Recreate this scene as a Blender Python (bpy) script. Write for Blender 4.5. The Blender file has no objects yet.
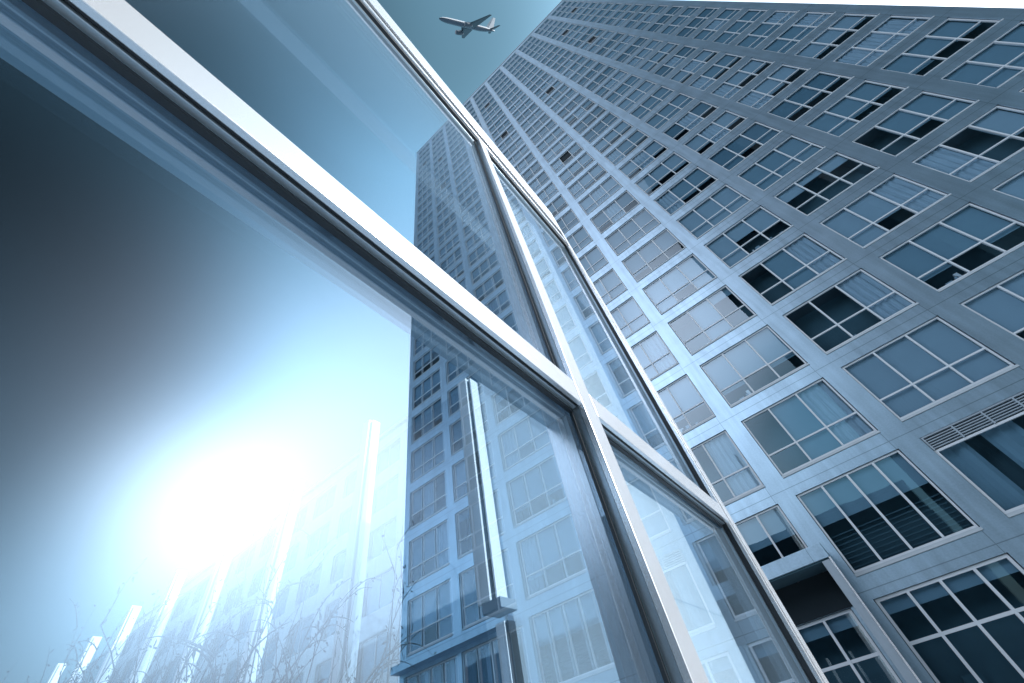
import bpy, bmesh, math, random
from mathutils import Vector, Matrix
random.seed(7)
S = bpy.context.scene
COL = S.collection
EYE = 1.6                       # camera height over the ground

# ------------------------------------------------------------------ camera
RIGHT = Vector((0.7587790473, 0.6297661040, -0.1662799198))
DOWN = Vector((-0.5685925104, 0.5158945451, -0.6407459523))
FWD = Vector((-0.3177371784, 0.5807301203, 0.7495302615))
FPX = 405.8786
cam = bpy.data.cameras.new('camera')
cam.sensor_width = 36.0
cam.lens = FPX / 1024 * 36
cam.clip_start = 0.02
cam.clip_end = 20000
camo = bpy.data.objects.new('camera', cam)
COL.objects.link(camo)
M = Matrix.Identity(4)
for i in range(3):
    M[i][0] = RIGHT[i]; M[i][1] = -DOWN[i]; M[i][2] = -FWD[i]
M.translation = (0, 0, EYE)
camo.matrix_world = M
S.camera = camo

def px(P):
    """world point -> pixel, used only to rank windows by their size in view"""
    v = Vector(P) - Vector((0, 0, EYE))
    d = v.dot(FWD)
    if d <= 0.01: return None
    return 512 + FPX * v.dot(RIGHT) / d, 341.5 + FPX * v.dot(DOWN) / d

# ------------------------------------------------------------------ sky, sun, exposure
SUN = Vector((0.8506, 0.2258, 0.4750)).normalized()
SUN_EL = math.asin(SUN.z)
SUN_AZ = math.atan2(SUN.x, SUN.y)
W = bpy.data.worlds.new('World'); S.world = W; W.use_nodes = True
nt = W.node_tree; nt.nodes.clear()
out = nt.nodes.new('ShaderNodeOutputWorld')
bg = nt.nodes.new('ShaderNodeBackground'); bg.inputs[1].default_value = 0.10
sky = nt.nodes.new('ShaderNodeTexSky'); sky.sky_type = 'NISHITA'
sky.sun_disc = False; sky.sun_elevation = SUN_EL; sky.sun_rotation = SUN_AZ
sky.air_density = 1.0; sky.dust_density = 0.3; sky.ozone_density = 1.0; sky.altitude = 50
SKY_TOP = 0.72; SKY_BACK = 19.0; AU1 = (8.0, 9.0); AUM = (16.0, 7.5); AU2 = (27, 8.0)   # sky shape: zenith, added fill behind the camera, aureole (degrees, amount)
hsv = nt.nodes.new('ShaderNodeHueSaturation')
hsv.inputs['Saturation'].default_value = 1.0; hsv.inputs['Hue'].default_value = 0.460
nt.links.new(sky.outputs[0], hsv.inputs['Color'])
gm = nt.nodes.new('ShaderNodeNewGeometry')
neg = nt.nodes.new('ShaderNodeVectorMath'); neg.operation = 'SCALE'; neg.inputs['Scale'].default_value = -1.0
nt.links.new(gm.outputs['Incoming'], neg.inputs[0]); DIR = neg.outputs[0]
def wm(op, a, b=None):
    q = nt.nodes.new('ShaderNodeMath'); q.operation = op
    for i, v in enumerate((a, b)):
        if v is None: continue
        if isinstance(v, (int, float)): q.inputs[i].default_value = v
        else: nt.links.new(v, q.inputs[i])
    return q.outputs[0]
def wdot(v):
    d = nt.nodes.new('ShaderNodeVectorMath'); d.operation = 'DOT_PRODUCT'; d.inputs[1].default_value = v
    nt.links.new(DIR, d.inputs[0]); return d.outputs['Value']
def wmap(v, a, b, c, d):
    k = nt.nodes.new('ShaderNodeMapRange'); k.interpolation_type = 'SMOOTHSTEP'
    for n_, x_ in zip(('From Min', 'From Max', 'To Min', 'To Max'), (a, b, c, d)): k.inputs[n_].default_value = x_
    nt.links.new(v, k.inputs['Value']); return k.outputs[0]
def wdir(az, el):
    a_, e_ = math.radians(az), math.radians(el)
    return (math.sin(a_) * math.cos(e_), math.cos(a_) * math.cos(e_), math.sin(e_))
# sky scaled by height: dimmed at the zenith and towards the horizon
up = wdot((0, 0, 1))
fac = wmap(up, 0.945, 1.0, 1.3, SKY_TOP)
fac = wm('MULTIPLY', fac, wmap(up, 0.0, 0.45, 0.12, 1.0))
# sky darkened in patches by hand, to deepen the glass and facade reflections
for az, el, c0, lo in ((127, 52, 0.79, 0.05), (-124, 52, 0.76, 0.02), (140, 34, 0.86, 0.15), (103, 30, 0.87, 0.06), (-103, 30, 0.85, 0.08), (92, 8, 0.93, 0.3), (-92, 8, 0.90, 0.3)):
    fac = wm('MULTIPLY', fac, wmap(wdot(wdir(az, el)), c0, 1.0, 1.0, lo))
fac = wm('MULTIPLY', fac, wmap(wdot(tuple(SUN)), 0.75, 0.97, 1.0, 0.12))
vm = nt.nodes.new('ShaderNodeVectorMath'); vm.operation = 'SCALE'
nt.links.new(hsv.outputs[0], vm.inputs[0]); nt.links.new(fac, vm.inputs['Scale'])
# the aureole of the sun in thin haze
ang = wm('ARCCOSINE', wm('MINIMUM', wdot(tuple(SUN)), 1.0))
def gauss(deg, amp):
    t = wm('DIVIDE', ang, math.radians(deg)); return wm('MULTIPLY', wm('EXPONENT', wm('MULTIPLY', wm('MULTIPLY', t, t), -1.0)), amp)
side = wmap(wdot(wdir(108, 34)), 0.84, 0.98, 1.0, 0.16)
soft = wmap(wdot(wdir(108, 38)), 0.82, 0.97, 1.0, 0.12)
side = wm('MULTIPLY', side, wmap(up, 0.12, 0.50, 0.08, 1.0))
# bright sky lobes added behind the camera to light the tower facade
fill_lobe = wm('MULTIPLY', wmap(wdot(wdir(-176, 54)), 0.865, 0.99, 0.0, SKY_BACK), wmap(up, 0.93, 1.0, 1.0, 0.0))
fill_lobe = wm('MULTIPLY', fill_lobe, wmap(up, 0.15, 0.6, 0.15, 1.0))
fill_lobe2 = wm('MULTIPLY', wmap(wdot(wdir(-150, 27)), 0.83, 0.98, 0.0, 10.0), wmap(up, 0.48, 0.70, 1.0, 0.0))
for az in (127, -127): fill_lobe = wm('MULTIPLY', fill_lobe, wmap(wdot(wdir(az, 56)), 0.80, 0.97, 1.0, 0.03))
fill_lobe = wm('ADD', fill_lobe, fill_lobe2)
vc = nt.nodes.new('ShaderNodeVectorMath'); vc.operation = 'SCALE'; vc.inputs[0].default_value = (0.86, 0.84, 0.96)
nt.links.new(fill_lobe, vc.inputs['Scale'])
vb = nt.nodes.new('ShaderNodeVectorMath'); vb.operation = 'ADD'
nt.links.new(vm.outputs[0], vb.inputs[0]); nt.links.new(vc.outputs[0], vb.inputs[1]); vm = vb
for (deg, amt), tint, msk in ((AU1, (1.0, 0.97, 1.0), 1.0), (AUM, (0.72, 0.84, 1.0), soft), (AU2, (0.20, 0.68, 1.0), side)):
    ac = nt.nodes.new('ShaderNodeVectorMath'); ac.operation = 'SCALE'; ac.inputs[0].default_value = tint
    nt.links.new(wm('MULTIPLY', gauss(deg, amt), msk), ac.inputs['Scale'])
    va = nt.nodes.new('ShaderNodeVectorMath'); va.operation = 'ADD'
    nt.links.new(vm.outputs[0], va.inputs[0]); nt.links.new(ac.outputs[0], va.inputs[1]); vm = va
# brighter haze above and beside the sun, towards the tower
hz_ = wm('DIVIDE', wm('ARCCOSINE', wm('MINIMUM', wdot(wdir(56, 36)), 1.0)), math.radians(21))
hz_ = wm('MULTIPLY', wm('EXPONENT', wm('MULTIPLY', wm('MULTIPLY', hz_, hz_), -1.0)), 8.5)
ac = nt.nodes.new('ShaderNodeVectorMath'); ac.operation = 'SCALE'; ac.inputs[0].default_value = (1.0, 0.86, 0.90); nt.links.new(hz_, ac.inputs['Scale'])
va = nt.nodes.new('ShaderNodeVectorMath'); va.operation = 'ADD'
nt.links.new(vm.outputs[0], va.inputs[0]); nt.links.new(ac.outputs[0], va.inputs[1])
nt.links.new(va.outputs[0], bg.inputs[0]); nt.links.new(bg.outputs[0], out.inputs[0])
sl = bpy.data.lights.new('sun', 'SUN'); sl.energy = 2.8; sl.angle = math.radians(0.53); sl.color = (1.0, 0.99, 0.98)
so = bpy.data.objects.new('sun', sl); COL.objects.link(so)
so.rotation_euler = SUN.to_track_quat('Z', 'Y').to_euler()
vs = S.view_settings
S.display_settings.display_device = 'sRGB'
vs.view_transform = 'Standard'; vs.look = 'None'; vs.gamma = 1; vs.exposure = 1.38
S.render.engine = 'CYCLES'
S.cycles.use_denoising = True
S.cycles.caustics_reflective = False; S.cycles.caustics_refractive = False
S.cycles.max_bounces = 10; S.cycles.transparent_max_bounces = 24
S.cycles.sample_clamp_indirect = 6

# ------------------------------------------------------------------ materials
def newmat(name):
    m = bpy.data.materials.new(name); m.use_nodes = True
    n = m.node_tree; n.nodes.clear()
    o = n.nodes.new('ShaderNodeOutputMaterial')
    return m, n, o
def N(n, t, **kw):
    a = n.nodes.new(t)
    for k, v in kw.items(): setattr(a, k, v)
    return a
def mth(n, op, a, b=None, c=None, clamp=False):
    q = n.nodes.new('ShaderNodeMath'); q.operation = op; q.use_clamp = clamp
    for i, v in enumerate((a, b, c)):
        if v is None: continue
        if isinstance(v, (int, float)): q.inputs[i].default_value = v
        else: n.links.new(v, q.inputs[i])
    return q.outputs[0]
def pbr(name, col, rough=0.6, metal=0.0, var=0.12, scale=3.0, bump=0.0, bscale=40.0, spec=0.5, stretch=(1, 1, 1)):
    m, n, o = newmat(name)
    b = N(n, 'ShaderNodeBsdfPrincipled')
    b.inputs['Roughness'].default_value = rough; b.inputs['Metallic'].default_value = metal
    b.inputs['Specular IOR Level'].default_value = spec
    tc = N(n, 'ShaderNodeTexCoord'); mp = N(n, 'ShaderNodeMapping'); mp.inputs['Scale'].default_value = stretch
    n.links.new(tc.outputs['Object'], mp.inputs[0])
    nz = N(n, 'ShaderNodeTexNoise'); nz.inputs['Scale'].default_value = scale; nz.inputs['Detail'].default_value = 6
    n.links.new(mp.outputs[0], nz.inputs['Vector'])
    mx = N(n, 'ShaderNodeMix', data_type='RGBA')
    mx.inputs[6].default_value = [c * (1 - var) for c in col] + [1]
    mx.inputs[7].default_value = [min(1, c * (1 + var)) for c in col] + [1]
    n.links.new(nz.outputs[0], mx.inputs[0]); n.links.new(mx.outputs[2], b.inputs['Base Color'])
    if bump:
        nb = N(n, 'ShaderNodeTexNoise'); nb.inputs['Scale'].default_value = bscale; nb.inputs['Detail'].default_value = 4
        n.links.new(tc.outputs['Object'], nb.inputs['Vector'])
        bp = N(n, 'ShaderNodeBump'); bp.inputs['Strength'].default_value = bump; bp.inputs['Distance'].default_value = 0.01
        n.links.new(nb.outputs[0], bp.inputs['Height']); n.links.new(bp.outputs[0], b.inputs['Normal'])
    n.links.new(b.outputs[0], o.inputs[0])
    return m

def facade_mat(name, col, x_first, pitch_x, z_first, pitch_z, metal=0.8):
    """painted render with fine panel joints, soft mottling and rain streaks"""
    m, n, o = newmat(name)
    b = N(n, 'ShaderNodeBsdfPrincipled'); b.inputs['Roughness'].default_value = 0.38; b.inputs['Metallic'].default_value = metal
    tc = N(n, 'ShaderNodeTexCoord'); sp = N(n, 'ShaderNodeSeparateXYZ')
    n.links.new(tc.outputs['Object'], sp.inputs[0])
    def joint(v, first, pitch, w):
        t = mth(n, 'FRACT', mth(n, 'DIVIDE', mth(n, 'SUBTRACT', v, first - w / 2), pitch))
        return mth(n, 'LESS_THAN', t, w / pitch)
    jz = joint(sp.outputs[2], z_first, pitch_z, 0.022)
    jx = joint(sp.outputs[0], x_first, pitch_x, 0.018)
    j = mth(n, 'MAXIMUM', jz, jx)
    nz = N(n, 'ShaderNodeTexNoise'); nz.inputs['Scale'].default_value = 0.9; nz.inputs['Detail'].default_value = 8
    n.links.new(tc.outputs['Object'], nz.inputs['Vector'])
    mp = N(n, 'ShaderNodeMapping'); mp.inputs['Scale'].default_value = (4.5, 4.5, 0.35)
    n.links.new(tc.outputs['Object'], mp.inputs[0])
    ns = N(n, 'ShaderNodeTexNoise'); ns.inputs['Scale'].default_value = 1.0; ns.inputs['Detail'].default_value = 5
    n.links.new(mp.outputs[0], ns.inputs['Vector'])
    nf = N(n, 'ShaderNodeTexNoise'); nf.inputs['Scale'].default_value = 22; nf.inputs['Detail'].default_value = 3
    n.links.new(tc.outputs['Object'], nf.inputs['Vector'])
    f = mth(n, 'ADD', mth(n, 'MULTIPLY', nz.outputs[0], 0.35), mth(n, 'MULTIPLY', ns.outputs[0], 0.45))
    f = mth(n, 'ADD', f, mth(n, 'MULTIPLY', nf.outputs[0], 0.2))
    mx = N(n, 'ShaderNodeMix', data_type='RGBA')
    mx.inputs[6].default_value = [c * 0.70 for c in col] + [1]
    mx.inputs[7].default_value = [c * 1.30 for c in col] + [1]
    f = mth(n, 'ADD', mth(n, 'MULTIPLY', mth(n, 'SUBTRACT', f, 0.5), 2.2), 0.5, clamp=True)
    n.links.new(f, mx.inputs[0])
    mj = N(n, 'ShaderNodeMix', data_type='RGBA')
    n.links.new(mth(n, 'MULTIPLY', j, 0.6), mj.inputs[0]); n.links.new(mx.outputs[2], mj.inputs[6])
    mj.inputs[7].default_value = [c * 0.35 for c in col] + [1]
    n.links.new(mj.outputs[2], b.inputs['Base Color'])
    bp = N(n, 'ShaderNodeBump'); bp.inputs['Strength'].default_value = 0.25; bp.inputs['Distance'].default_value = 0.01
    n.links.new(nf.outputs[0], bp.inputs['Height']); n.links.new(bp.outputs[0], b.inputs['Normal'])
    n.links.new(b.outputs[0], o.inputs[0])
    return m

def glass_mat(name, r0, tint, power=5.0, dust=0.0, dust_rough=0.3, refl=(1, 1, 1), wobble=0.0, film=0.0):
    """coated architectural glass: Schlick mirror over clear transmission, plus a thin dusty lobe"""
    m, n, o = newmat(name)
    lw = N(n, 'ShaderNodeLayerWeight'); lw.inputs[0].default_value = 0.5
    f = lw.outputs['Facing']
    R = mth(n, 'ADD', mth(n, 'MULTIPLY', mth(n, 'POWER', f, power), 1 - r0), r0, clamp=True)
    tr = N(n, 'ShaderNodeBsdfTransparent'); tr.inputs[0].default_value = (*tint, 1)
    gl = N(n, 'ShaderNodeBsdfGlossy'); gl.inputs['Roughness'].default_value = 0.0; gl.inputs[0].default_value = (*refl, 1)
    tc = N(n, 'ShaderNodeTexCoord')
    if wobble:
        nz = N(n, 'ShaderNodeTexNoise'); nz.inputs['Scale'].default_value = 0.8; nz.inputs['Detail'].default_value = 1
        n.links.new(tc.outputs['Object'], nz.inputs['Vector'])
        bp = N(n, 'ShaderNodeBump'); bp.inputs['Strength'].default_value = wobble; bp.inputs['Distance'].default_value = 0.02
        n.links.new(nz.outputs[0], bp.inputs['Height']); n.links.new(bp.outputs[0], gl.inputs['Normal'])
    mx = N(n, 'ShaderNodeMixShader'); n.links.new(R, mx.inputs[0])
    n.links.new(tr.outputs[0], mx.inputs[1]); n.links.new(gl.outputs[0], mx.inputs[2])
    last = mx.outputs[0]
    if dust:
        for w_, r_ in ((dust, dust_rough), (dust * 0.8, dust_rough * 2.0)):
            gd = N(n, 'ShaderNodeBsdfGlossy'); gd.inputs['Roughness'].default_value = r_; gd.inputs[0].default_value = (1, 1, 1, 1)
            m2 = N(n, 'ShaderNodeMixShader'); m2.inputs[0].default_value = w_
            n.links.new(last, m2.inputs[1]); n.links.new(gd.outputs[0], m2.inputs[2]); last = m2.outputs[0]
    if film:
        df = N(n, 'ShaderNodeBsdfDiffuse'); df.inputs[0].default_value = (0.48, 0.64, 0.76, 1)
        m3 = N(n, 'ShaderNodeMixShader'); n.links.new(mth(n, 'MULTIPLY', mth(n, 'POWER', f, 5.0), film), m3.inputs[0])   # dust shows most at a glancing view
        n.links.new(last, m3.inputs[1]); n.links.new(df.outputs[0], m3.inputs[2]); last = m3.outputs[0]
    n.links.new(last, o.inputs[0])
    return m

YF = 15.5645                    # facade plane
BAY = 3.63875; X0 = 5.1226; Z0 = 8.5863 + EYE; FL = 3.0
WW = 3.03; WH = 2.37
M_FACADE = facade_mat('facade_cladding', (0.34, 0.475, 0.585), X0 - BAY / 2, BAY, Z0 - 0.32, FL)
M_LOW = facade_mat('pale_render', (0.6, 0.64, 0.68), -20, 3.4, 2.0, 3.1, 0.0)
M_WFRAME = pbr('window_frame_paint', (0.60, 0.66, 0.71), 0.45, var=0.06)
M_SILL = pbr('sill_stone', (0.45, 0.52, 0.57), 0.5)
M_PANE = glass_mat('window_glass', 0.11, (0.74, 0.84, 0.90), refl=(0.70, 0.88, 1.0), wobble=0.12)
M_BLIND = [pbr('roller_blind_pale', (0.28, 0.40, 0.49), 0.9, var=0.05),
           pbr('roller_blind_grey', (0.17, 0.29, 0.37), 0.9, var=0.05),
           pbr('curtain_fabric', (0.34, 0.45, 0.54), 0.95, var=0.3, scale=5, stretch=(4, 4, 0.2))]
M_BLIND.append(pbr('roller_blind_dark', (0.10, 0.20, 0.27), 0.9, var=0.05))
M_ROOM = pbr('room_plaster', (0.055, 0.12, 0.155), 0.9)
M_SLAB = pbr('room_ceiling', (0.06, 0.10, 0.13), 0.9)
M_SHADE = pbr('painted_shade', (0.008, 0.018, 0.026), 0.9)  # near-black colour standing in for shade: portal recess and unlit rooms
M_SLATS = pbr('louvre_metal', (0.30, 0.37, 0.43), 0.5)
M_ALU = pbr('white_aluminium', (0.88, 0.90, 0.93), 0.27, metal=0.74, var=0.03, scale=8, bump=0.04, bscale=300)
M_ALU2 = pbr('grey_aluminium', (0.42, 0.51, 0.58), 0.3, metal=0.6, var=0.06)
M_GASKET = pbr('black_rubber_gasket', (0.012, 0.018, 0.024), 0.5)
M_GLASS = glass_mat('coated_facade_glass', 0.19, (0.74, 0.85, 0.92), power=4.8, dust=0.00012, dust_rough=0.30, refl=(0.84, 0.92, 1.0), wobble=0.006, film=0.12)
M_CLEAR = glass_mat('clear_glass', 0.05, (0.85, 0.9, 0.93))
M_WHITE = pbr('white_cladding', (0.78, 0.81, 0.84), 0.55, var=0.04)
M_PANEL = pbr('grey_screen_panel', (0.26, 0.32, 0.38), 0.6, var=0.08)
def frost_mat():
    m, n, o = newmat('frosted_glass')
    d = N(n, 'ShaderNodeBsdfDiffuse'); d.inputs[0].default_value = (0.55, 0.62, 0.68, 1)
    t = N(n, 'ShaderNodeBsdfTransparent'); t.inputs[0].default_value = (0.93, 0.96, 0.98, 1)
    nz = N(n, 'ShaderNodeTexNoise'); nz.inputs['Scale'].default_value = 3.0
    x = N(n, 'ShaderNodeMixShader'); n.links.new(mth(n, 'ADD', mth(n, 'MULTIPLY', nz.outputs[0], 0.12), 0.24), x.inputs[0])
    n.links.new(t.outputs[0], x.inputs[1]); n.links.new(d.outputs[0], x.inputs[2]); n.links.new(x.outputs[0], o.inputs[0]); return m
M_FROST = frost_mat()
M_PAVE = pbr('paving', (0.34, 0.385, 0.42), 0.85, var=0.2, scale=0.7, bump=0.3)
M_GROUND = pbr('ground', (0.09, 0.13, 0.16), 0.9, var=0.25, scale=0.05)
M_TWIG = pbr('twig_bark', (0.035, 0.05, 0.06), 0.85)
M_LEAF = pbr('leaf', (0.03, 0.055, 0.065), 0.7, var=0.4, scale=9)

# ------------------------------------------------------------------ mesh helpers
class MB:
    def __init__(s): s.v = []; s.f = []; s.m = []; s.mats = []; s.sm = []
    def mi(s, mat):
        if mat not in s.mats: s.mats.append(mat)
        return s.mats.index(mat)
    def quad(s, a, b, c, d, mat):
        i = len(s.v); s.v += [tuple(a), tuple(b), tuple(c), tuple(d)]; s.f.append((i, i + 1, i + 2, i + 3)); s.m.append(s.mi(mat)); s.sm.append(False)
    def box(s, x0, x1, y0, y1, z0, z1, mat, skip=''):
        i = len(s.v)
        s.v += [(x, y, z) for z in (z0, z1) for y in (y0, y1) for x in (x0, x1)]
        F = {'b': (0, 2, 3, 1), 't': (4, 5, 7, 6), 'f': (0, 1, 5, 4), 'k': (2, 6, 7, 3), 'l': (0, 4, 6, 2), 'r': (1, 3, 7, 5)}
        for k, f in F.items():
            if k in skip: continue
            s.f.append(tuple(i + j for j in f)); s.m.append(s.mi(mat)); s.sm.append(False)
    def tube(s, pts, rads, mat, n=6, cap=True):
        base = len(s.v); pts = [Vector(p) for p in pts]
        for k, p in enumerate(pts):
            t = (pts[min(k + 1, len(pts) - 1)] - pts[max(k - 1, 0)]).normalized()
            a = t.orthogonal().normalized() if k == 0 else (a - t * a.dot(t)).normalized()
            b = t.cross(a)
            for j in range(n):
                q = 2 * math.pi * j / n
                s.v.append(tuple(p + (a * math.cos(q) + b * math.sin(q)) * rads[k]))
        mi = s.mi(mat)
        for k in range(len(pts) - 1):
            for j in range(n):
                s.f.append((base + k * n + j, base + k * n + (j + 1) % n, base + (k + 1) * n + (j + 1) % n, base + (k + 1) * n + j)); s.m.append(mi); s.sm.append(True)
        if cap:
            s.f.append(tuple(base + j for j in range(n))[::-1]); s.m.append(mi); s.sm.append(False)
            e = base + (len(pts) - 1) * n
            s.f.append(tuple(e + j for j in range(n))); s.m.append(mi); s.sm.append(False)
    def mesh(s, name):
        me = bpy.data.meshes.new(name); me.from_pydata(s.v, [], s.f)
        for m in s.mats: me.materials.append(m)
        me.polygons.foreach_set('material_index', s.m); me.polygons.foreach_set('use_smooth', s.sm)
        me.update(); return me
    def build(s, name, parent=None, loc=(0, 0, 0), bevel=0.0):
        o = bpy.data.objects.new(name, s.mesh(name)); COL.objects.link(o); o.location = loc
        if parent: o.parent = parent
        if bevel:
            md = o.modifiers.new('bevel', 'BEVEL'); md.width = bevel; md.segments = 2; md.limit_method = 'ANGLE'
        return o
def tag(o, label=None, cat=None, group=None, kind=None):
    for k, v in (('label', label), ('category', cat), ('group', group), ('kind', kind)):
        if v: o[k] = v
    return o
def empty(name, loc=(0, 0, 0)):
    o = bpy.data.objects.new(name, None); COL.objects.link(o); o.location = loc; o.empty_display_size = 0.2
    return o

# ------------------------------------------------------------------ ground
g = MB(); g.quad((-3000, -3000, 0), (3000, -3000, 0), (3000, 3000, 0), (-3000, 3000, 0), M_GROUND)
tag(g.build('ground'), kind='structure')
g = MB(); g.quad((-60, -30, 0.004), (60, -30, 0.004), (60, YF + 0.1, 0.004), (-60, YF + 0.1, 0.004), M_PAVE)
tag(g.build('pavement'), kind='structure')

# ------------------------------------------------------------------ tower
XR = 18.1; XL = X0 - 6 * BAY - (XR - (X0 + 3 * BAY)); ROOF = 87.35 + EYE; TD = 16.0
tower = empty('apartment_tower', ((XL + XR) / 2, YF, 0))
TO = tower.location.copy()
tag(tower, 'very tall grey apartment tower with a grid of three-pane windows', 'tower')
def tl(x, y=0, z=0): return (x - TO.x, y, z)

wins = []   # (kind, col, row, x centre, z sill, width, height)
ROWS = range(-1, 26)
for c in range(-6, 4):
    for r in ROWS:
        wins.append(('three', c, r, X0 + c * BAY, Z0 + r * FL, WW, WH))
    k = c if c >= -1 else -3 - c
    xc = X0 + c * BAY
    if k in (-1, 1): wins.append(('four', c, -2, xc, 2.6 + EYE, 3.06, 2.4))
    elif k == 0: wins.append(('louvre', c, -2, xc, 2.64 + EYE, 3.06, 2.37))
    else: wins.append(('shop', c, -2, xc, 2.5 + EYE, 3.3, 2.35))
    if c != -2: wins.append(('ground', c, -3, xc, -1.25 + EYE, 3.06, 3.31))
    else: wins.append(('ground', c, -3, xc + 0.0, -1.25 + EYE, 3.06, 3.31))

# wall with real openings
xs = sorted({XL, XR} | {round(w[3] - w[5] / 2, 4) for w in wins} | {round(w[3] + w[5] / 2, 4) for w in wins})
zs = sorted({0.0, ROOF} | {round(w[4], 4) for w in wins} | {round(w[4] + w[6], 4) for w in wins})
wall = MB(); room = MB()
op = [(round(w[3] - w[5] / 2, 4), round(w[3] + w[5] / 2, 4), round(w[4], 4), round(w[4] + w[6], 4)) for w in wins]
import bisect
hole = set()
for a, b, c_, d in op:
    for i in range(bisect.bisect_left(xs, a), bisect.bisect_left(xs, b)):
        for j in range(bisect.bisect_left(zs, c_), bisect.bisect_left(zs, d)): hole.add((i, j))
for i in range(len(xs) - 1):
    if xs[i + 1] - xs[i] < 1e-4: continue
    j = 0
    while j < len(zs) - 1:
        if (i, j) in hole: j += 1; continue
        e = j
        while e < len(zs) - 1 and (i, e) not in hole: e += 1
        wall.quad(tl(xs[i], 0, zs[j]), tl(xs[i + 1], 0, zs[j]), tl(xs[i + 1], 0, zs[e]), tl(xs[i], 0, zs[e]), M_FACADE)
        j = e
RD = 0.13
for a, b, c_, d in op:
    wall.quad(tl(a, 0, c_), tl(a, 0, d), tl(a, RD, d), tl(a, RD, c_), M_FACADE)
    wall.quad(tl(b, 0, d), tl(b, 0, c_), tl(b, RD, c_), tl(b, RD, d), M_FACADE)
    wall.quad(tl(a, 0, d), tl(b, 0, d), tl(b, RD, d), tl(a, RD, d), M_FACADE)
    wall.quad(tl(b, 0, c_), tl(a, 0, c_), tl(a, RD, c_), tl(b, RD, c_), M_FACADE)
    # the room behind: an open box
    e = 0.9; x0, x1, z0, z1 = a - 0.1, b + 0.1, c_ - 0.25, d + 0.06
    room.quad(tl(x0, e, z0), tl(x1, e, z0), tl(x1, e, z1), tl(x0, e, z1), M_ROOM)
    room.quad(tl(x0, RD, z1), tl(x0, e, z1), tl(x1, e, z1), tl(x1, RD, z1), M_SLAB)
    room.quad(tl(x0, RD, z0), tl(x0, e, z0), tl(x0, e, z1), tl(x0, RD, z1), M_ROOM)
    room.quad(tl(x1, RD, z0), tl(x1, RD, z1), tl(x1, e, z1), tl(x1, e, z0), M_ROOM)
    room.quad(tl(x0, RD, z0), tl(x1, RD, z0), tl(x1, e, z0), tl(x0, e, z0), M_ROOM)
wall.quad(tl(XR, 0, 0), tl(XR, TD, 0), tl(XR, TD, ROOF), tl(XR, 0, ROOF), M_FACADE)
wall.quad(tl(XL, TD, 0), tl(XL, 0, 0), tl(XL, 0, ROOF), tl(XL, TD, ROOF), M_FACADE)
wall.quad(tl(XR, TD, 0), tl(XL, TD, 0), tl(XL, TD, ROOF), tl(XR, TD, ROOF), M_FACADE)
wall.build('wall', tower)
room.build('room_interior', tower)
rf = MB(); rf.box(XL - TO.x - 0.06, XR - TO.x + 0.06, -0.06, TD + 0.06, ROOF, ROOF + 0.22, M_SILL)
rf.build('roof', tower)

FY0, FY1 = 0.055, 0.115          # window frame depth range behind the facade plane
def frame_bars(mb, x0, x1, z0, z1, vx, hz, t=0.05, tv=0.05, mat=None):
    mat = mat or M_WFRAME
    mb.box(x0, x1, FY0, FY1, z0, z0 + t, mat); mb.box(x0, x1, FY0, FY1, z1 - t, z1, mat)
    mb.box(x0, x0 + t, FY0, FY1, z0 + t, z1 - t, mat); mb.box(x1 - t, x1, FY0, FY1, z0 + t, z1 - t, mat)
    for x in vx: mb.box(x - tv / 2, x + tv / 2, FY0 - 0.012, FY1, z0 + t, z1 - t, mat)
    cells = [x0 + t] + [y for x in vx for y in (x - tv / 2, x + tv / 2)] + [x1 - t]
    for z in hz:
        for k in range(0, len(cells), 2): mb.box(cells[k], cells[k + 1], FY0, FY1, z - tv / 2, z + tv / 2, mat)

def tilt(mb, x0, x1, z0, z1, rnd):
    # each pane sits a hair out of plane
    y = 0.088; a, c = rnd.gauss(0, 0.0022) * (x1 - x0), rnd.gauss(0, 0.0022) * (z1 - z0)
    mb.quad((x0, y - a - c, z0), (x1, y + a - c, z0), (x1, y + a + c, z1), (x0, y - a + c, z1), M_PANE)
class Win:
    """geometry of one window in local coordinates (x centred, z from the sill, facade plane y = 0)"""
    def __init__(s): s.frame = MB(); s.pane = MB(); s.blind = MB(); s.sill = MB(); s.extra = None
def add_blind(mb, x0, x1, ztop, zbot, mat, rnd, curtain=False):
    if ztop - zbot < 0.05: return
    y = 0.19
    if not curtain:
        mb.quad((x0, y, zbot), (x1, y, zbot), (x1, y, ztop), (x0, y, ztop), mat)
        mb.box(x0, x1, y - 0.012, y + 0.012, zbot - 0.03, zbot, mat)
    else:
        n = 14; ph = rnd.random() * 6
        P = [(x0 + (x1 - x0) * i / n, y + 0.03 * math.sin(i * 1.9 + ph)) for i in range(n + 1)]
        for i in range(n): mb.quad((*P[i], zbot), (*P[i + 1], zbot), (*P[i + 1], ztop), (*P[i], ztop), mat)
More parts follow.
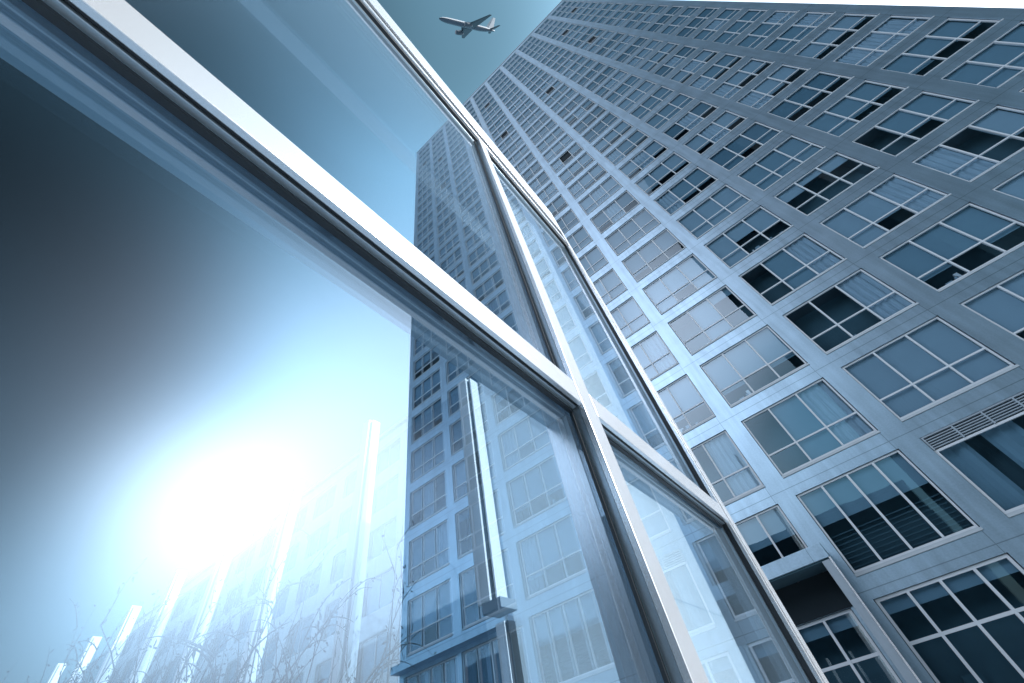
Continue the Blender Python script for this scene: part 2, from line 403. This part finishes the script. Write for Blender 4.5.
def make_win(kind, seed, w, h, dark=None, high=False):
    rnd = random.Random(seed); q = Win()
    x0, x1 = -w / 2 + 0.02, w / 2 - 0.02
    zb = 0.10
    q.sill.box(-w / 2 + 0.003, w / 2 - 0.003, -0.03, 0.055, 0.003, 0.07, M_SILL)
    q.sill.box(-w / 2 + 0.02, w / 2 - 0.02, 0.055, 0.125, 0.003, zb, M_SILL)
    if kind == 'three':
        vx = [-0.505, 0.505]; hz = [0.86]; zt = h - 0.01
        frame_bars(q.frame, x0, x1, zb, zt, vx, hz, 0.05, 0.052)
        ex = [x0 + .05, -0.53, -0.48, 0.48, 0.53, x1 - .05]
        same = rnd.random() < (0.8 if high else 0.5); bm = rnd.choice((M_BLIND[0], M_BLIND[1], M_BLIND[1], M_BLIND[3])) if high else rnd.choice((M_BLIND[0], M_BLIND[0], M_BLIND[1]))
        mode0 = rnd.random()
        for k in range(3):
            a, b = ex[2 * k], ex[2 * k + 1]
            if dark == k:
                q.blind.quad((a, 0.20, hz[0]), (b, 0.20, hz[0]), (b, 0.20, zt), (a, 0.20, zt), M_SHADE)  # dark sheet painted as the unlit room behind an open pane
            tilt(q.pane, a, b, zb + .05, hz[0] - .026, rnd)
            if dark != k:
                tilt(q.pane, a, b, hz[0] + .026, zt - .05, rnd)
                mode = (mode0 if same else rnd.random()) * (0.81 if high else 1.0)
                if mode < 0.45: drop = zb                                   # pulled right down
                elif mode < 0.80: drop = hz[0] + rnd.choice((0.0, 0.0, -0.12, 0.1))
                elif mode < 0.91: drop = zt - (zt - hz[0]) * rnd.uniform(0.25, 0.7)
                else: drop = zt
                cur = rnd.random() < 0.16
                add_blind(q.blind, a - 0.02, b + 0.02, zt, zb if cur else drop, M_BLIND[2] if cur else bm, rnd, cur)
            if rnd.random() < 0.35:                                          # things standing on the inner sill
                for _ in range(rnd.randint(1, 4)):
                    xx = rnd.uniform(a + .05, b - .15); hh = rnd.uniform(.1, .38)
                    q.blind.box(xx, xx + rnd.uniform(.04, .2), 0.26, 0.34, zb, zb + hh, rnd.choice((M_BLIND[0], M_ROOM, M_BLIND[0], M_WFRAME)))
    elif kind == 'four':
        vx = [x0 + (x1 - x0) * k / 4 for k in (1, 2, 3)]; zt = h - 0.01
        frame_bars(q.frame, x0, x1, zb, zt, vx, [], 0.05, 0.06)
        tilt(q.pane, x0 + .03, x1 - .03, zb + .03, zt - .03, rnd)
        dr = zt - 0.95 + rnd.uniform(-.1, .1)
        add_blind(q.blind, x0, x1, zt, dr, M_BLIND[1], rnd)
        for i in range(9): q.blind.box(x0, x1, 0.30, 0.33, zb + 0.12 * i + .02, zb + 0.12 * i + .045, M_ROOM)
    elif kind == 'louvre':
        zt = h - 0.01; zl = h - 0.42
        frame_bars(q.frame, x0, x1, zb, zl, [], [], 0.06)
        tilt(q.pane, x0 + .04, x1 - .04, zb + .04, zl - .04, rnd)
        n = 24
        P = [(x0 + (x1 - x0) * i / n, 0.30 + 0.05 * math.sin(i * 1.7 + seed)) for i in range(n + 1)]
        for i in range(n):
            if i % 9 < 6: q.blind.quad((*P[i], zb), (*P[i + 1], zb), (*P[i + 1], zl), (*P[i], zl), M_BLIND[1])
        q.extra = MB()
        q.extra.box(x0, x1, 0.002, 0.10, zt - 0.035, zt, M_SLATS)
        for i in range(5): q.extra.box(x0 + .03, x1 - .03, 0.02, 0.09, zl + 0.035 + i * 0.067, zl + 0.06 + i * 0.067, M_SLATS)
        for i in range(5):
            xx = x0 + (x1 - x0 - .04) * i / 4
            q.extra.box(xx, xx + .04, 0.004, 0.095, zl + .005, zt - 0.037, M_SLATS)
    elif kind == 'ground':
        zt = h - 0.01; hz = [h - 0.98, h - 2.1]
        vx = [x0 + (x1 - x0) * k / 4 for k in (1, 2, 3)]
        frame_bars(q.frame, x0, x1, zb, zt, vx, hz, 0.07, 0.07)
        tilt(q.pane, x0 + .03, x1 - .03, zb + .03, zt - .03, rnd)
        add_blind(q.blind, x0, x1, zt, zt - 0.32, M_BLIND[1], rnd)
        for i in range(2): q.blind.box(-1 + i * 1.1, -0.6 + i * 1.1, 0.6, 0.9, zb, zb + 1.5, M_ROOM)
    else:
        vx = [x0 + (x1 - x0) * k / 4 for k in (1, 2, 3)]; zt = h - 0.01
        frame_bars(q.frame, x0, x1, zb, zt, vx, [], 0.06, 0.06)
        tilt(q.pane, x0 + .03, x1 - .03, zb + .03, zt - .03, rnd)
        for k in range(4):
            if rnd.random() < .6: add_blind(q.blind, x0 + k * .8, x0 + k * .8 + .6, zt, zb, M_BLIND[2], rnd, True)
    return q
DARK = {(3, 22): 1, (2, 20): 1, (2, 16): 1, (0, 15): 1, (-2, 21): 1, (-1, 9): 1, (-2, 15): 1}
# rank by size in view: the largest hundred are parts, the rest one mass
def area(w):
    k, c, r, xc, z, ww, hh = w
    P = [px((xc + a * ww / 2, YF, z + b * hh)) for a, b in ((-1, 0), (1, 0), (1, 1), (-1, 1))]
    if any(p is None for p in P): return 0
    cx = sum(p[0] for p in P) / 4; cy = sum(p[1] for p in P) / 4
    if not (-60 < cx < 1084 and -60 < cy < 743): return 0
    s = 0.5 * abs(sum(P[i][0] * P[(i + 1) % 4][1] - P[(i + 1) % 4][0] * P[i][1] for i in range(4)))
    edge = 562 + (cy - 235) * 0.585         # glass end: what lies left of it is behind the screen
    if cx < edge - 20: s *= 0.1
    return s
order = sorted(wins, key=area, reverse=True)
hero = set(id(w) for w in order[:100])
cache = {}
mass = MB()
def shift(mb, dst, dx, dz):
    b = len(dst.v); dst.v += [(x + dx, y, z + dz) for x, y, z in mb.v]
    dst.f += [tuple(b + i for i in f) for f in mb.f]
    dst.m += [dst.mi(mb.mats[i]) for i in mb.m]; dst.sm += mb.sm
for w in wins:
    kind, c, r, xc, z, ww, hh = w
    dark = DARK.get((c, r))
    rr = random.Random(c * 131 + r * 17 + 5)
    if id(w) in hero:
        key = (kind, rr.randrange(60) if kind == 'three' else c, dark, r > 2)
        if key not in cache:
            q = make_win(kind, key[1] * 7 + 3, ww, hh, dark, r > 2)
            cache[key] = [(n, mb.mesh(n)) for n, mb in (('window', q.frame), ('pane', q.pane), ('blind', q.blind), ('sill', q.sill), ('louvre', q.extra)) if mb is not None and mb.f]
        fo = None
        for n, me in cache[key]:
            o = bpy.data.objects.new(n, me); COL.objects.link(o)
            if fo is None:
                o.parent = tower; o.location = (xc - TO.x, 0, z); fo = o
            else: o.parent = fo
    else:
        q = make_win(kind, rr.randrange(100000), ww, hh, dark, r > 2)
        for mb in (q.frame, q.pane, q.blind, q.sill, q.extra):
            if mb is not None: shift(mb, mass, xc - TO.x, z)
tag(mass.build('window_grid', tower), kind='stuff')

# canopy over the shop fronts at both ends and the entrance portal
for xa, xb in ((X0 + 1.62 * BAY, XR - 0.02), (XL + 0.02, X0 - 4.62 * BAY)):
    b = MB(); b.box(xa - TO.x, xb - TO.x, -0.55, -0.003, 5.0 + EYE, 5.28 + EYE, M_FACADE); b.build('canopy', tower)
PX0, PX1, PY, PT = -4.35, -0.27, -1.16, 3.36 + EYE
b = MB()
b.box(PX0 - TO.x, PX1 - TO.x, PY, -0.003, PT - 0.36, PT, M_FACADE)
b.build('portal_roof', tower, bevel=0.01)
b = MB(); b.box(PX0 - TO.x + 0.02, PX1 - TO.x - 0.02, PY + 0.06, -0.01, PT - 0.40, PT - 0.362, M_ROOM); b.build('portal_soffit', tower)
for xx in (PX0, PX1 - 0.24):
    b = MB(); b.box(xx - TO.x, xx + 0.24 - TO.x, PY + 0.02, -0.62, 0.002, PT - 0.402, M_SLATS)
    b.box(xx + 0.03 - TO.x, xx + 0.21 - TO.x, -0.62, -0.003, 0.002, PT - 0.402, M_ROOM); b.build('portal_jamb', tower, bevel=0.008)
b = MB(); b.box(PX1 - TO.x - 0.03, PX1 - TO.x + 0.012, PY - 0.015, PY + 0.018, 0.002, PT - 0.365, M_ALU); b.build('portal_edge_trim', tower)
b = MB(); b.box(PX0 - TO.x + 0.22, PX1 - TO.x - 0.22, -0.045, -0.004, 2.07 + EYE, PT - 0.41, M_SHADE); b.build('portal_shade', tower)  # dark sheet over the wall, painted as the shade under the portal roof

# ------------------------------------------------------------------ low building beyond the tower
lo = empty('low_building', (-42, 16.2, 0))
tag(lo, 'low pale apartment building beyond the tower corner, faint behind the sun glare', 'building')
LX0, LX1, LH = -66.0, -19.6, 22.5
lw = MB(); cells = []
nb = 12; bw = (LX1 - LX0) / nb
for i in range(nb):
    for r in range(7):
        cells.append((LX0 + i * bw + 0.6, LX0 + (i + 1) * bw - 0.6, 1.1 + r * 3.05, 3.0 + r * 3.05))
lx = sorted({LX0, LX1} | {round(c[0], 4) for c in cells} | {round(c[1], 4) for c in cells}); lz = sorted({0, LH} | {round(c[2], 4) for c in cells} | {round(c[3], 4) for c in cells})
hs = {(round(c[0], 4), round(c[2], 4)) for c in cells}
for i in range(len(lx) - 1):
    for j in range(len(lz) - 1):
        if (lx[i], lz[j]) in hs: continue
        lw.quad((lx[i] + 42, 0, lz[j]), (lx[i + 1] + 42, 0, lz[j]), (lx[i + 1] + 42, 0, lz[j + 1]), (lx[i] + 42, 0, lz[j + 1]), M_LOW)
for x, z in ((LX0, 0), (LX1, 0)): lw.quad((x + 42, 0, 0), (x + 42, 12, 0), (x + 42, 12, LH), (x + 42, 0, LH), M_LOW)
lw.quad((LX0 + 42, 12, 0), (LX1 + 42, 12, 0), (LX1 + 42, 12, LH), (LX0 + 42, 12, LH), M_LOW)
lw.build('wall', lo)
b = MB(); b.box(LX0 + 41.8, LX1 + 42.2, -0.2, 12.2, LH, LH + 0.3, M_LOW); b.build('roof', lo)
wme = None
for a, b_, z0, z1 in cells:
    if wme is None:
        f = MB(); ww = b_ - a; hh = z1 - z0
        f.box(-ww / 2, ww / 2, 0.1, 0.16, 0, 0.06, M_WFRAME); f.box(-ww / 2, ww / 2, 0.1, 0.16, hh - .06, hh, M_WFRAME)
        for x in (-ww / 2, -0.03, ww / 2 - 0.06): f.box(x, x + .06, 0.1, 0.16, .06, hh - .06, M_WFRAME)
        wme = f.mesh('window')
        p = MB(); p.quad((-ww / 2, .14, 0), (ww / 2, .14, 0), (ww / 2, .14, hh), (-ww / 2, .14, hh), M_PANE)
        p.quad((-ww / 2, .35, 0), (ww / 2, .35, 0), (ww / 2, .35, hh), (-ww / 2, .35, hh), M_BLIND[1]); pme = p.mesh('pane')
    o = bpy.data.objects.new('window', wme); COL.objects.link(o); o.parent = lo; o.location = ((a + b_) / 2 + 42, 0, z0)
    o2 = bpy.data.objects.new('pane', pme); COL.objects.link(o2); o2.parent = o

# ------------------------------------------------------------------ unseen dark blockers added behind the camera to darken the facade and its windows
M_BLOCK = pbr('blocker_face', (0.004, 0.009, 0.015), 0.6, spec=0.0)
M_BLOCK_TRIM = pbr('blocker_trim', (0.005, 0.011, 0.018), 0.5, spec=0.0)
def light_blocker(name, label, x0, x1, y0, y1, h, fl, bay):
    e = empty(name, ((x0 + x1) / 2, (y0 + y1) / 2, 0)); tag(e, label, 'building')
    a, c = (x1 - x0) / 2, (y1 - y0) / 2
    b = MB(); b.box(-a, a, -c, c, 0, h, M_BLOCK); b.build('wall', e)  # body of the added light blocker
    b = MB()
    for k in range(1, int(h / fl)): b.box(-a - .05, a + .05, -c - .05, c + .05, k * fl - .15, k * fl + .15, M_BLOCK_TRIM)
    b.build('floor_bands', e)
    b = MB()
    for k in range(int((x1 - x0) / bay) + 1):
        for y in (-c - .1, c + .06): b.box(-a + k * bay - .04, -a + k * bay + .04, y, y + .04, 0.2, h, M_BLOCK_TRIM)
    for k in range(int((y1 - y0) / bay) + 1):
        for x in (-a - .1, a + .06): b.box(x, x + .04, -c + k * bay - .04, -c + k * bay + .04, 0.2, h, M_BLOCK_TRIM)
    b.build('mullions', e)
    b = MB(); b.box(-a - .2, a + .2, -c - .2, c + .2, h, h + .5, M_BLOCK_TRIM); b.build('roof', e)  # top of the added light blocker
light_blocker('tower_blocker', 'very tall dark light blocker added behind the camera, facing the grey apartment tower', 18.0, 34.0, -72.0, -28.5, 110.0, 3.6, 1.5)
light_blocker('low_blocker', 'long low dark light blocker added behind the camera, opposite the tall tower', -70.0, 12.0, -62.0, -44.0, 22.0, 3.6, 3.0)

# ------------------------------------------------------------------ white finned screen behind the glass
YP = 1.70
pv = empty('finned_screen', (-1.36, YP, 0))
tag(pv, 'glazed garden screen with a row of white upright fins, seen through the foreground glass', 'glass screen')
for k in range(8):
    xk = -(0.82 + 0.67 * k) * YP + 1.36
    b = MB(); zt = EYE + (2.12 if k == 0 else 2.47); zb = EYE + 0.66 if k == 0 else 0.002
    b.box(xk - 0.045, xk + 0.035, -0.05, 0.055, zb, zt, M_WHITE)
    b.box(xk + 0.038, xk + 0.05, -0.02, 0.045, zb, zt - 0.01, M_GASKET)
    b.box(xk + 0.052, xk + 0.064, -0.03, 0.05, zb, zt - 0.01, M_WHITE)
    b.build('fin', pv, bevel=0.004)
    if k:
        xp = -(0.82 + 0.67 * (k - 1)) * YP + 1.36
        b = MB(); b.box(xk + 0.066, xp - 0.047, -0.004, 0.004, 0.06, EYE + 2.10, M_CLEAR); b.build('pane', pv)
b = MB(); b.box(-0.045, 0.07, -0.06, 0.06, EYE + 0.61, EYE + 0.655, M_PANEL); b.build('ledge', pv, bevel=0.004)
b = MB(); b.box(0.0, 0.05, -0.03, 0.03, 0.002, EYE + 0.565, M_WHITE); b.box(0.053, 0.066, -0.02, 0.03, 0.002, EYE + 0.565, M_GASKET); b.build('post', pv)
b = MB(); b.box(-0.03, 0.03, 0.07, 2.4, 0.002, EYE + 2.14, M_FROST); b.build('side_panel', pv, bevel=0.004)

wb = MB(); wb.box(-1.50, -1.36, 4.15, 5.56, 0.002, EYE + 11.5, M_WHITE)
for z in (1.2, 2.6, 4.0, 5.4, 6.8, 8.2, 9.6, 11): wb.box(-1.503, -1.3575, 4.147, 5.563, z, z + 0.014, M_SILL)
tag(wb.build('blade_wall', bevel=0.006), 'tall narrow white clad wall slab standing behind the right-hand glass panels', 'wall slab')

# ------------------------------------------------------------------ foreground glass screen
D1, DG = -0.235, -0.275         # front of the frame, glass plane (x)
Y_L, Y_R = -3.2, 1.745
gs = empty('glass_wall', (DG, 0, 0))
tag(gs, 'large reflective glass wall in bright aluminium framing close to the camera', 'glass wall')
def fr(b, xa, xb, y0, y1, z0, z1, mat): b.box(xa - DG, xb - DG, y0, y1, z0, z1, mat)
T0, T1 = 0.537 + EYE, 0.604 + EYE
R0, R1 = 2.665 + EYE, 3.42 + EYE
mull = [(-2.95, -2.89), (-1.75, -1.69), (0.666, 0.7285)]
post = (1.645, 1.745)
spans = []
ys = [Y_L] + [v for m_ in mull for v in m_] + [post[0]]
for i in range(0, len(ys), 2): spans.append((ys[i], ys[i + 1]))
for y0, y1 in mull:             # upright mullions
    b = MB()
    fr(b, D1 - 0.012, D1, y0, y1, 0.03, R0 - 0.002, M_ALU)
    fr(b, D1 - 0.03, D1 - 0.0125, y0 + 0.004, y1 - 0.004, 0.03, R0 - 0.002, M_ALU2)
    fr(b, DG + 0.006, D1 - 0.0305, y0 - 0.002, y1 + 0.002, 0.03, R0 - 0.002, M_ALU)
    fr(b, DG - 0.06, DG - 0.006, y0, y1, 0.03, R0 - 0.002, M_ALU)
    b.build('mullion', gs, bevel=0.0012)
    b = MB()
    for ya, yb in ((y0 - 0.009, y0 - 0.0025), (y1 + 0.0025, y1 + 0.009)):
        fr(b, DG + 0.0065, DG + 0.013, ya, yb, 0.05, R0 - 0.002, M_GASKET)
    b.build('gasket', gs)
b = MB()                        # end post
fr(b, D1 - 0.012, D1, post[0] + 0.035, post[1], 0.0, R1, M_ALU)
fr(b, D1 - 0.03, D1 - 0.0125, post[0] + 0.006, post[1] - 0.004, 0.0, R1 - .01, M_GASKET)
fr(b, D1 - 0.014, D1 - 0.002, post[0] + 0.006, post[0] + 0.022, 0.0, R0 - .004, M_ALU)
fr(b, DG - 0.06, D1 - 0.0305, post[0], post[1], 0.0, R1 - .01, M_ALU2)
b.build('end_post', gs, bevel=0.0012)
for i, (y0, y1) in enumerate(spans):
    b = MB()                    # transom
    fr(b, D1 - 0.010, D1, y0 + .001, y1 - .001, T0, T1, M_ALU)
    fr(b, D1 - 0.016, D1 - 0.0105, y0 + .001, y1 - .001, T0 + 0.006, T1 - 0.006, M_GASKET)
    fr(b, D1 - 0.027, D1 - 0.0165, y0 + .001, y1 - .001, T0 + 0.002, T1 - 0.002, M_ALU2)
    fr(b, DG + 0.006, D1 - 0.0275, y0 + .001, y1 - .001, T0 - 0.001, T1 + 0.001, M_ALU2)
    fr(b, DG - 0.06, DG - 0.006, y0 + .001, y1 - .001, T0, T1, M_ALU2)
    b.build('transom', gs, bevel=0.0012)
    b = MB()
    fr(b, DG + 0.0065, DG + 0.015, y0 + .01, y1 - .01, T0 - 0.009, T0 - 0.0015, M_GASKET)
    fr(b, DG + 0.0065, DG + 0.013, y0 + .01, y1 - .01, T1 + 0.0015, T1 + 0.007, M_GASKET)
    b.build('gasket', gs)
    b = MB(); fr(b, DG - 0.06, D1, y0 + .001, y1 - .001, 0.02, 0.12, M_ALU); b.build('bottom_rail', gs, bevel=0.0012)
    for z0, z1 in ((0.121, T0 - 0.0005), (T1 + 0.0005, R0 + 0.01)):
        b = MB(); fr(b, DG - 0.005, DG + 0.005, y0 + 0.0, y1 - 0.0, z0, z1, M_GLASS); b.build('pane', gs)
b = MB()                        # head rail
fr(b, D1 - 0.012, D1, Y_L, post[0] + 0.034, R0 + 0.285, R1, M_ALU)
fr(b, D1 - 0.03, D1 - 0.0125, Y_L, post[0] + 0.005, R0 + 0.02, R1 - 0.01, M_GASKET)
fr(b, D1 - 0.012, D1 - 0.001, Y_L, post[0] + 0.005, R0 + 0.05, R0 + 0.10, M_ALU)
fr(b, DG - 0.06, D1 - 0.0305, Y_L, post[0] - 0.001, R0, R1 - 0.01, M_ALU2)
b.build('head_rail', gs, bevel=0.0012)
b = MB(); fr(b, DG - 0.42, DG - 0.34, Y_L, 1.35, R0 + 0.10, R0 + 0.17, M_ALU); fr(b, DG - 0.34, DG - 0.062, -2.0, -1.95, R0 + .1, R0 + .17, M_ALU)
b.build('inner_rail', gs, bevel=0.002)

# ------------------------------------------------------------------ shrubs
def make_shrub(seed, h):
    rnd = random.Random(seed); st = MB(); lf = MB()
    def stem(p, d, L, r, lev):
        pts = [p]; rads = [r]; n = 6
        for i in range(n):
            d = (d + Vector((rnd.uniform(-.16, .16), rnd.uniform(-.16, .16), rnd.uniform(-.1, .08) - 0.05 * lev))).normalized()
            p = p + d * L / n; pts.append(p); rads.append(r * (1 - 0.8 * (i + 1) / n))
            if lev < 2 and i > 1 and rnd.random() < 0.75:
                stem(p, (d + Vector((rnd.uniform(-.9, .9), rnd.uniform(-.9, .9), rnd.uniform(-.2, .5)))).normalized(), L * rnd.uniform(.3, .5), r * .55, lev + 1)
            if lev > 0:
                for _ in range(rnd.choice((0, 1, 1, 2))):
                    q = Vector((rnd.uniform(-1, 1), rnd.uniform(-1, 1), rnd.uniform(-.6, .9))).normalized(); s = rnd.uniform(.012, .026)
                    u = q.orthogonal().normalized() * s * .42; c = p + q * s * .3
                    lf.quad(c, c + q * s + u, c + q * s * 2, c + q * s - u, M_LEAF)
        st.tube(pts, rads, M_TWIG, 4, False)
    for _ in range(24):
        a = rnd.uniform(0, 6.28)
        stem(Vector((rnd.uniform(-.12, .12), rnd.uniform(-.12, .12), 0.0)), Vector((math.cos(a) * .35, math.sin(a) * .35, 1)).normalized(), h * rnd.uniform(.65, 1.0), 0.018, 0)
    return st.mesh('stems'), lf.mesh('leaves')
protos = [make_shrub(s, 2.3) for s in (1, 2, 3)]
SH = [(-2.15, 1.25, 0.70, 0), (-2.6, 1.3, 0.84, 1), (-3.05, 1.3, 0.92, 2), (-3.55, 1.22, 0.93, 0), (-4.0, 1.25, 1.02, 1), (-4.6, 1.15, 1.02, 2), (-5.2, 1.2, 1.1, 0), (-5.8, 1.05, 1.12, 1), (-6.5, 1.15, 1.15, 2)]
for i, (x, y, s, k) in enumerate(SH):
    e = empty('shrub', (x, y, 0)); e.scale = (0.5, 0.5, 0.94 + 0.014 * i); e.rotation_euler.z = i * 1.3
    tag(e, ['shrub nearest the tower edge, at the right end of the hedge row', 'second shrub from the right end of the hedge row', 'third shrub from the right end of the hedge row',
            'fourth shrub from the right end of the hedge row', 'middle shrub of the nine in the hedge row', 'fourth shrub from the left end of the hedge row',
            'third shrub from the left end of the hedge row', 'second shrub from the left end of the hedge row', 'shrub at the far left end of the hedge row'][i], 'shrub', 'sparse shrubs along the finned screen')
    for n, me in zip(('stems', 'leaves'), protos[k]):
        o = bpy.data.objects.new(n, me); COL.objects.link(o); o.parent = e

# ------------------------------------------------------------------ airliner
def pl_mat(name, top, stripe, belly):
    m, n, o = newmat(name); b = N(n, 'ShaderNodeBsdfPrincipled'); b.inputs['Roughness'].default_value = 0.35
    tc = N(n, 'ShaderNodeTexCoord'); sp = N(n, 'ShaderNodeSeparateXYZ'); n.links.new(tc.outputs['Object'], sp.inputs[0])
    r = N(n, 'ShaderNodeValToRGB'); r.color_ramp.interpolation = 'CONSTANT'
    e = r.color_ramp.elements; e[0].position = 0; e[0].color = (*belly, 1); e[1].position = 0.50; e[1].color = (*stripe, 1)
    q = e.new(0.60); q.color = (*top, 1)
    n.links.new(mth(n, 'ADD', mth(n, 'MULTIPLY', sp.outputs[2], 0.25), 0.5), r.inputs[0])
    n.links.new(r.outputs[0], b.inputs['Base Color']); n.links.new(b.outputs[0], o.inputs[0]); return m
M_FUS = pl_mat('airliner_paint', (0.75, 0.79, 0.83), (0.02, 0.04, 0.07), (0.17, 0.23, 0.29))
M_WING = pbr('wing_metal', (0.05, 0.075, 0.10), 0.45, var=0.05)
M_FIN = pbr('fin_paint', (0.75, 0.79, 0.83), 0.4, var=0.03)
M_ENG = pbr('engine_cowl', (0.16, 0.2, 0.24), 0.4)
# attitude: model nose +x, left wing +y, up +z
pm = Matrix.Identity(4)
for j, ax in enumerate(((-0.57166, -0.72699, -0.38037), (0.55932, -0.00602, -0.82893), (0.60034, -0.68662, 0.41006))):
    for i in range(3): pm[i][j] = ax[i]
pm.translation = Vector((0.0345, 0.0935, 0.9950)) * 305.0 + Vector((0, 0, EYE)) - RIGHT * 1.5 - DOWN * 1.6
jet = empty('airliner'); jet.matrix_world = pm
tag(jet, 'white twin-engine passenger jet flying overhead, seen from below', 'airplane')
b = MB()
prof = [(18.8, .05), (18.4, .55), (17.6, 1.05), (16.2, 1.55), (14, 1.9), (11, 1.98), (0, 1.98), (-8, 1.95), (-12, 1.6), (-15.5, 1.0), (-18.2, .35), (-18.8, .1)]
b.tube([(x, 0, 0.0 + (0.6 * max(0, (-8 - x) / 10.8))) for x, r in prof], [r * 0.74 for x, r in prof], M_FUS, 24)
b.build('fuselage', jet)
def wingmesh(y0, y1, xa0, xa1, xb0, xb1, z0, z1, t0, t1, mat):
    m = MB(); i = 0
    def sec(y, xl, xt, z, t): return [(xl, y, z), (xl - (xl - xt) * .3, y, z + t), (xt, y, z), (xl - (xl - xt) * .3, y, z - t * .6)]
    A = sec(y0, xa0, xa1, z0, t0); B = sec(y1, xb0, xb1, z1, t1)
    m.v = A + B; m.f = [(0, 1, 5, 4), (1, 2, 6, 5), (2, 3, 7, 6), (3, 0, 4, 7), (3, 2, 1, 0), (4, 5, 6, 7)]; m.m = [m.mi(mat)] * 6; m.sm = [False] * 6
    return m
for sd in (1, -1):
    wingmesh(1.2 * sd, 17.05 * sd, 4.0, -3.6, -4.6, -6.2, -1.1, 0.2, .45, .12, M_WING).build('wing', jet)
    wingmesh(0.4 * sd, 6.2 * sd, -14.6, -17.4, -17.6, -19.0, 0.9, 1.3, .2, .08, M_WING).build('tailplane', jet)
    e = MB(); yy = 5.75 * sd
    e.tube([(5.6, yy, -2.3), (5.2, yy, -2.3), (4, yy, -2.3), (2.2, yy, -2.3), (0.9, yy, -2.25), (0.2, yy, -2.25)], [.85, 1.12, 1.18, 1.05, .7, .3], M_ENG, 16)
    e.box(0.6, 3.6, yy - .12, yy + .12, -1.3, -0.75, M_ENG)
    e.build('engine', jet)
m = MB()
sec = lambda z, xl, xt, t: [(xl, 0, z), (xl - (xl - xt) * .35, t, z), (xt, 0, z), (xl - (xl - xt) * .35, -t, z)]
m.v = sec(1.4, -12.2, -17.6, .28) + sec(7.4, -17.3, -19.5, .1); m.f = [(0, 1, 5, 4), (1, 2, 6, 5), (2, 3, 7, 6), (3, 0, 4, 7), (3, 2, 1, 0), (4, 5, 6, 7)]; m.m = [m.mi(M_FIN)] * 6; m.sm = [False] * 6
m.build('tail_fin', jet)
